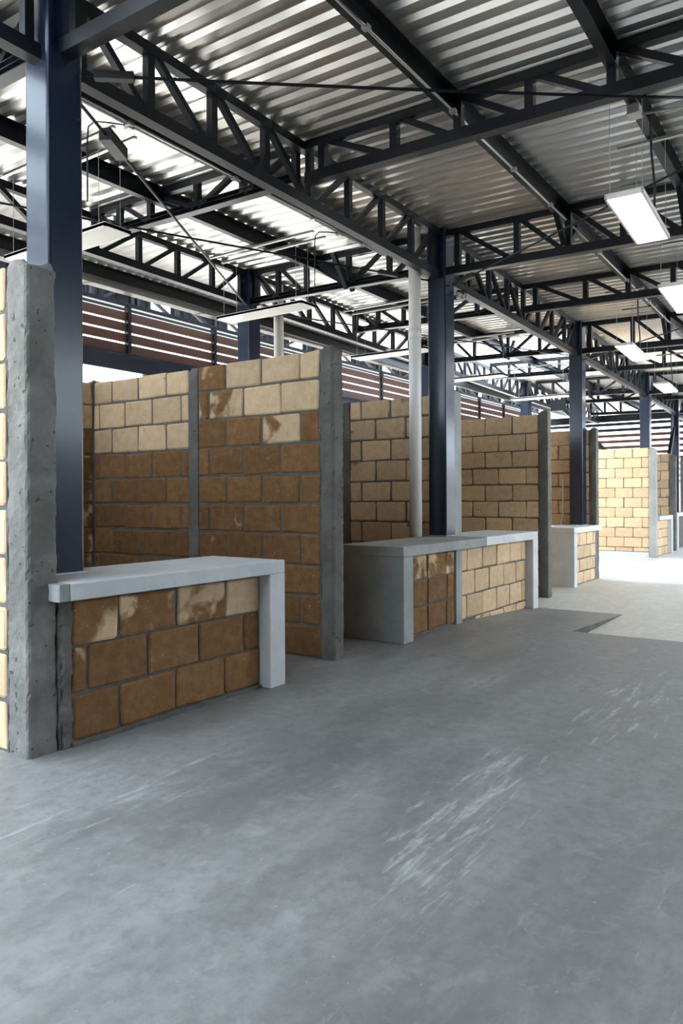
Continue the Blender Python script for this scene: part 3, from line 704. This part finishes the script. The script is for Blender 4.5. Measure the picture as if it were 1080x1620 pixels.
jb = empty('junction_box', (5.35, 1.24, 3.85), 'grey electrical junction box on the purlin above the nearest lit lamp', 'box')
MB().box(5.30, 5.40, 1.19, 1.27, 3.88, 3.94).build('housing', M_GALV, jb); MB().box(5.295, 5.405, 1.185, 1.275, 3.873, 3.88).build('lid', M_GALV, jb)
MB().tube([(5.4, 1.2, 3.9), (5.6, 0.6, 3.9), (5.7, 0.2, 3.9)], 0.009, 6).build('conduit', M_GALV, jb, True)
for (xa, xb, Y, lb) in ((2.7, 7.2, 2.30, 'thin galvanised conduit under the first purlin line, nearer bay'), (7.4, 12.2, 2.30, 'thin galvanised conduit under the first purlin line, second bay'), (2.7, 7.2, 4.37, 'thin galvanised conduit under the purlin over the first stall')):
    t = empty('conduit', ((xa + xb) / 2, Y, 3.9), lb, 'conduit')
    tb = MB().tube([(xa, Y, zt(xa, Y) - 0.168), (xb, Y, zt(xb, Y) - 0.168)], 0.008, 6).build('tube', M_GALV, t, True)
    for f in (0.2, 0.45, 0.7, 0.9):
        q = xa + (xb - xa) * f; MB().box(q - 0.02, q + 0.02, Y - 0.025, Y + 0.02, zt(q, Y) - 0.18, zt(q, Y) - 0.157).build('clamp', M_GALV, tb)
t = empty('cable', (11.75, 3.9, 0.8), 'thin white cable hanging down the blocks left of the third column', 'cable')
MB().tube([(12.30, 4.0, 1.55), (12.30, 4.0, 1.1), (12.28, 4.0, 0.95), (12.2, 4.0, 0.85), (12.15, 3.98, 0.81)], 0.008, 6).build('sheath', M_WHITE, t, True)
# loose cable ends at the head of the second column
t = empty('cable_bundle', (7.45, 3.55, 3.45), 'tangle of loose cable ends at the head of the second column', 'cable')
for k in range(5):
    a = Vector((7.42, 3.58, 3.52)); r_ = random.Random(k)
    pts = [a] + [a + Vector((r_.uniform(0, 0.12), r_.uniform(-0.14, 0.02), r_.uniform(-0.06, 0.05))) * (j / 3) for j in range(1, 5)]
    MB().tube(pts, 0.006, 5).build('cable', M_WIRE if k % 2 else M_CORD, t, True)

# ------------------------------------------------------------------ outer side: gutter, beam, louvres
g = empty('gutter', (11, 8.13, 4.05), 'long pale metal gutter along the eaves behind the rear girders', 'gutter')
MB().box(-2.6, 25.5, 8.06, 8.07, 4.06, 4.22).box(-2.6, 25.5, 8.07, 8.20, 4.06, 4.07).box(-2.6, 25.5, 8.20, 8.21, 4.06, 4.18).build('trough', M_GALV, g)
for k in range(14): MB().box(-2 + 2 * k, -1.96 + 2 * k, 8.05, 8.21, 4.05, 4.06).build('strap', M_GALV, g)
YL = 8.5
lv = empty('louvre_screen', (13, YL, 3.0), 'long screen of brown horizontal slats between dark posts, behind the stalls', 'louvre')
posts = [1.80 + 1.72 * k for k in range(14)]
for a in posts:
    MB().box(a - 0.03, a + 0.03, YL - 0.05, YL + 0.03, 3.30, 4.02).build('post', M_TRUSS, lv)
for a, b_ in zip(posts, posts[1:]):
    for k in range(4):
        z0 = 3.345 + k * 0.152
        MB().bar((a + 0.03, YL, z0 + 0.05), (b_ - 0.03, YL, z0 + 0.05), 0.03, 0.124).build('slat', M_WOOD, lv)
MB().box(posts[0], posts[-1], YL - 0.04, YL + 0.04, 3.985, 4.045).build('top_rail', M_TRUSS, lv)
bm_ = empty('edge_beam', (13, YL, 3.07), 'deep dark steel beam under the slatted screen', 'beam')
MB().box(1.2, 24.6, YL - 0.01, YL + 0.01, 3.08, 3.31).build('web', M_COL, bm_)
MB().box(1.2, 24.6, YL - 0.09, YL + 0.09, 3.30, 3.315).build('top_flange', M_COL, bm_)
MB().box(1.2, 24.6, YL - 0.09, YL + 0.09, 3.06, 3.08).build('bottom_flange', M_COL, bm_)
for k, X in enumerate((1.3, 7.3, 12.3, 17.8, 24.4)):
    column(X, YL - 0.1, -0.15, 3.06, ['outer steel post carrying the slatted screen behind the %s' % q for q in ('nearest column', 'second column', 'third column', 'fourth column', 'far end')][k], 0.2, 0.2)
XS = [1.3, 7.3, 12.3, 17.8, 24.4]
for a, b_, lb in zip(XS, XS[1:], ('first stall', 'second stall', 'cross passage', 'far stalls')):
    L = b_ - a; n = max(4, 2 * round(L / 1.7)); st = [i / n for i in range(n + 1)]; st[0] = .01; st[-1] = .99
    truss('outer_truss', (a, YL + 0.25), (b_, YL + 0.25), 4.0, 4.0, 4.45, 4.45, st, 'outer lattice girder above the slatted screen behind the ' + lb)

cl = empty('metal_cladding', (13, 8.95, 3.95), 'dark corrugated metal cladding with bright slots behind the outer girders', 'cladding')
def corr(xa, xb, y, z0, z1, d=0.03, pit=0.16):
    vs = []; n = int((xb - xa) / (pit / 4))
    for t in (0, 0.006):
        for k in range(n + 1):
            q = xa + (xb - xa) * k / n; o = d if k % 4 in (1, 2) else 0.0
            vs += [(q, y + o + t, z0), (q, y + o + t, z1)]
    m_ = 2 * (n + 1); fs = []
    for k in range(n):
        fs += [(2 * k, 2 * k + 2, 2 * k + 3, 2 * k + 1), (m_ + 2 * k, m_ + 2 * k + 1, m_ + 2 * k + 3, m_ + 2 * k + 2),
               (2 * k + 1, 2 * k + 3, m_ + 2 * k + 3, m_ + 2 * k + 1), (2 * k, m_ + 2 * k, m_ + 2 * k + 2, 2 * k + 2)]
    return MB().add(vs, fs)
q = 1.3
while q < 24:
    corr(q, q + 1.35, 8.95, 4.13, 4.40).build('cladding_sheet', M_DARKBOX, cl); q += 1.72
    MB().box(q - 0.37, q, 8.95, 8.98, 4.13, 4.2).build('infill_panel', M_DARKBOX, cl)
cn = empty('canopy_roof', (13, 8.5, 4.5), 'dark sheet canopy over the outer girders and slatted screen', 'canopy')
for k in range(12): MB().box(1.0 + 2 * k, 2.98 + 2 * k, 8.3, 9.3, 4.47, 4.50).build('canopy_sheet', M_DARKBOX, cn)

# ------------------------------------------------------------------ far end: louvre wall, beam, knee braces
XE = 25.2
el = empty('louvre_screen', (XE, 4.5, 1.9), 'far end wall of brown slats with bright gaps', 'louvre')
for k in range(11):
    z0 = 1.75 + k * 0.19
    MB().bar((XE, -3, z0), (XE, 9, z0), 0.03, 0.098).build('slat', M_WOOD if k < 9 else M_TRUSS, el)
for Y in (-3, 3.2, 9): MB().box(XE + 0.03, XE + 0.09, Y - 0.03, Y + 0.03, ZL, 3.95).build('post', M_TRUSS, el)
eb = empty('end_beam', (XE - 0.2, 3, 3.75), 'dark steel beam across the far end above the slats', 'beam')
MB().box(XE - 0.28, XE - 0.10, -3, 8.6, 3.72, 3.74).box(XE - 0.28, XE - 0.10, -3, 8.6, 3.92, 3.94).box(XE - 0.2, XE - 0.18, -3, 8.6, 3.74, 3.92).build('section', M_TRUSS, eb)
kb = empty('knee_brace', (21.9, 4.08, 2.4), 'knee brace with bolted gusset plate beside the fifth column', 'brace')
MB().box(21.75, 22.2, 4.07, 4.09, 2.95, 3.5).build('gusset_plate', M_TRUSS, kb)
MB().bar((22.0, 4.08, 3.15), (21.2, 4.08, 2.1), 0.07, 0.09, (0, 1, 0)).build('strut', M_TRUSS, kb)
kb = empty('knee_brace', (17.76, 5.2, 2.05), 'slanted steel brace rising behind the left end of the bright wall', 'brace')
MB().bar((17.76, 5.95, 3.62), (17.76, 4.5, 2.05), 0.08, 0.08).build('strut', M_TRUSS, kb)
MB().box(17.71, 17.81, 5.7, 6.05, 3.35, 3.62).build('gusset_plate', M_TRUSS, kb)
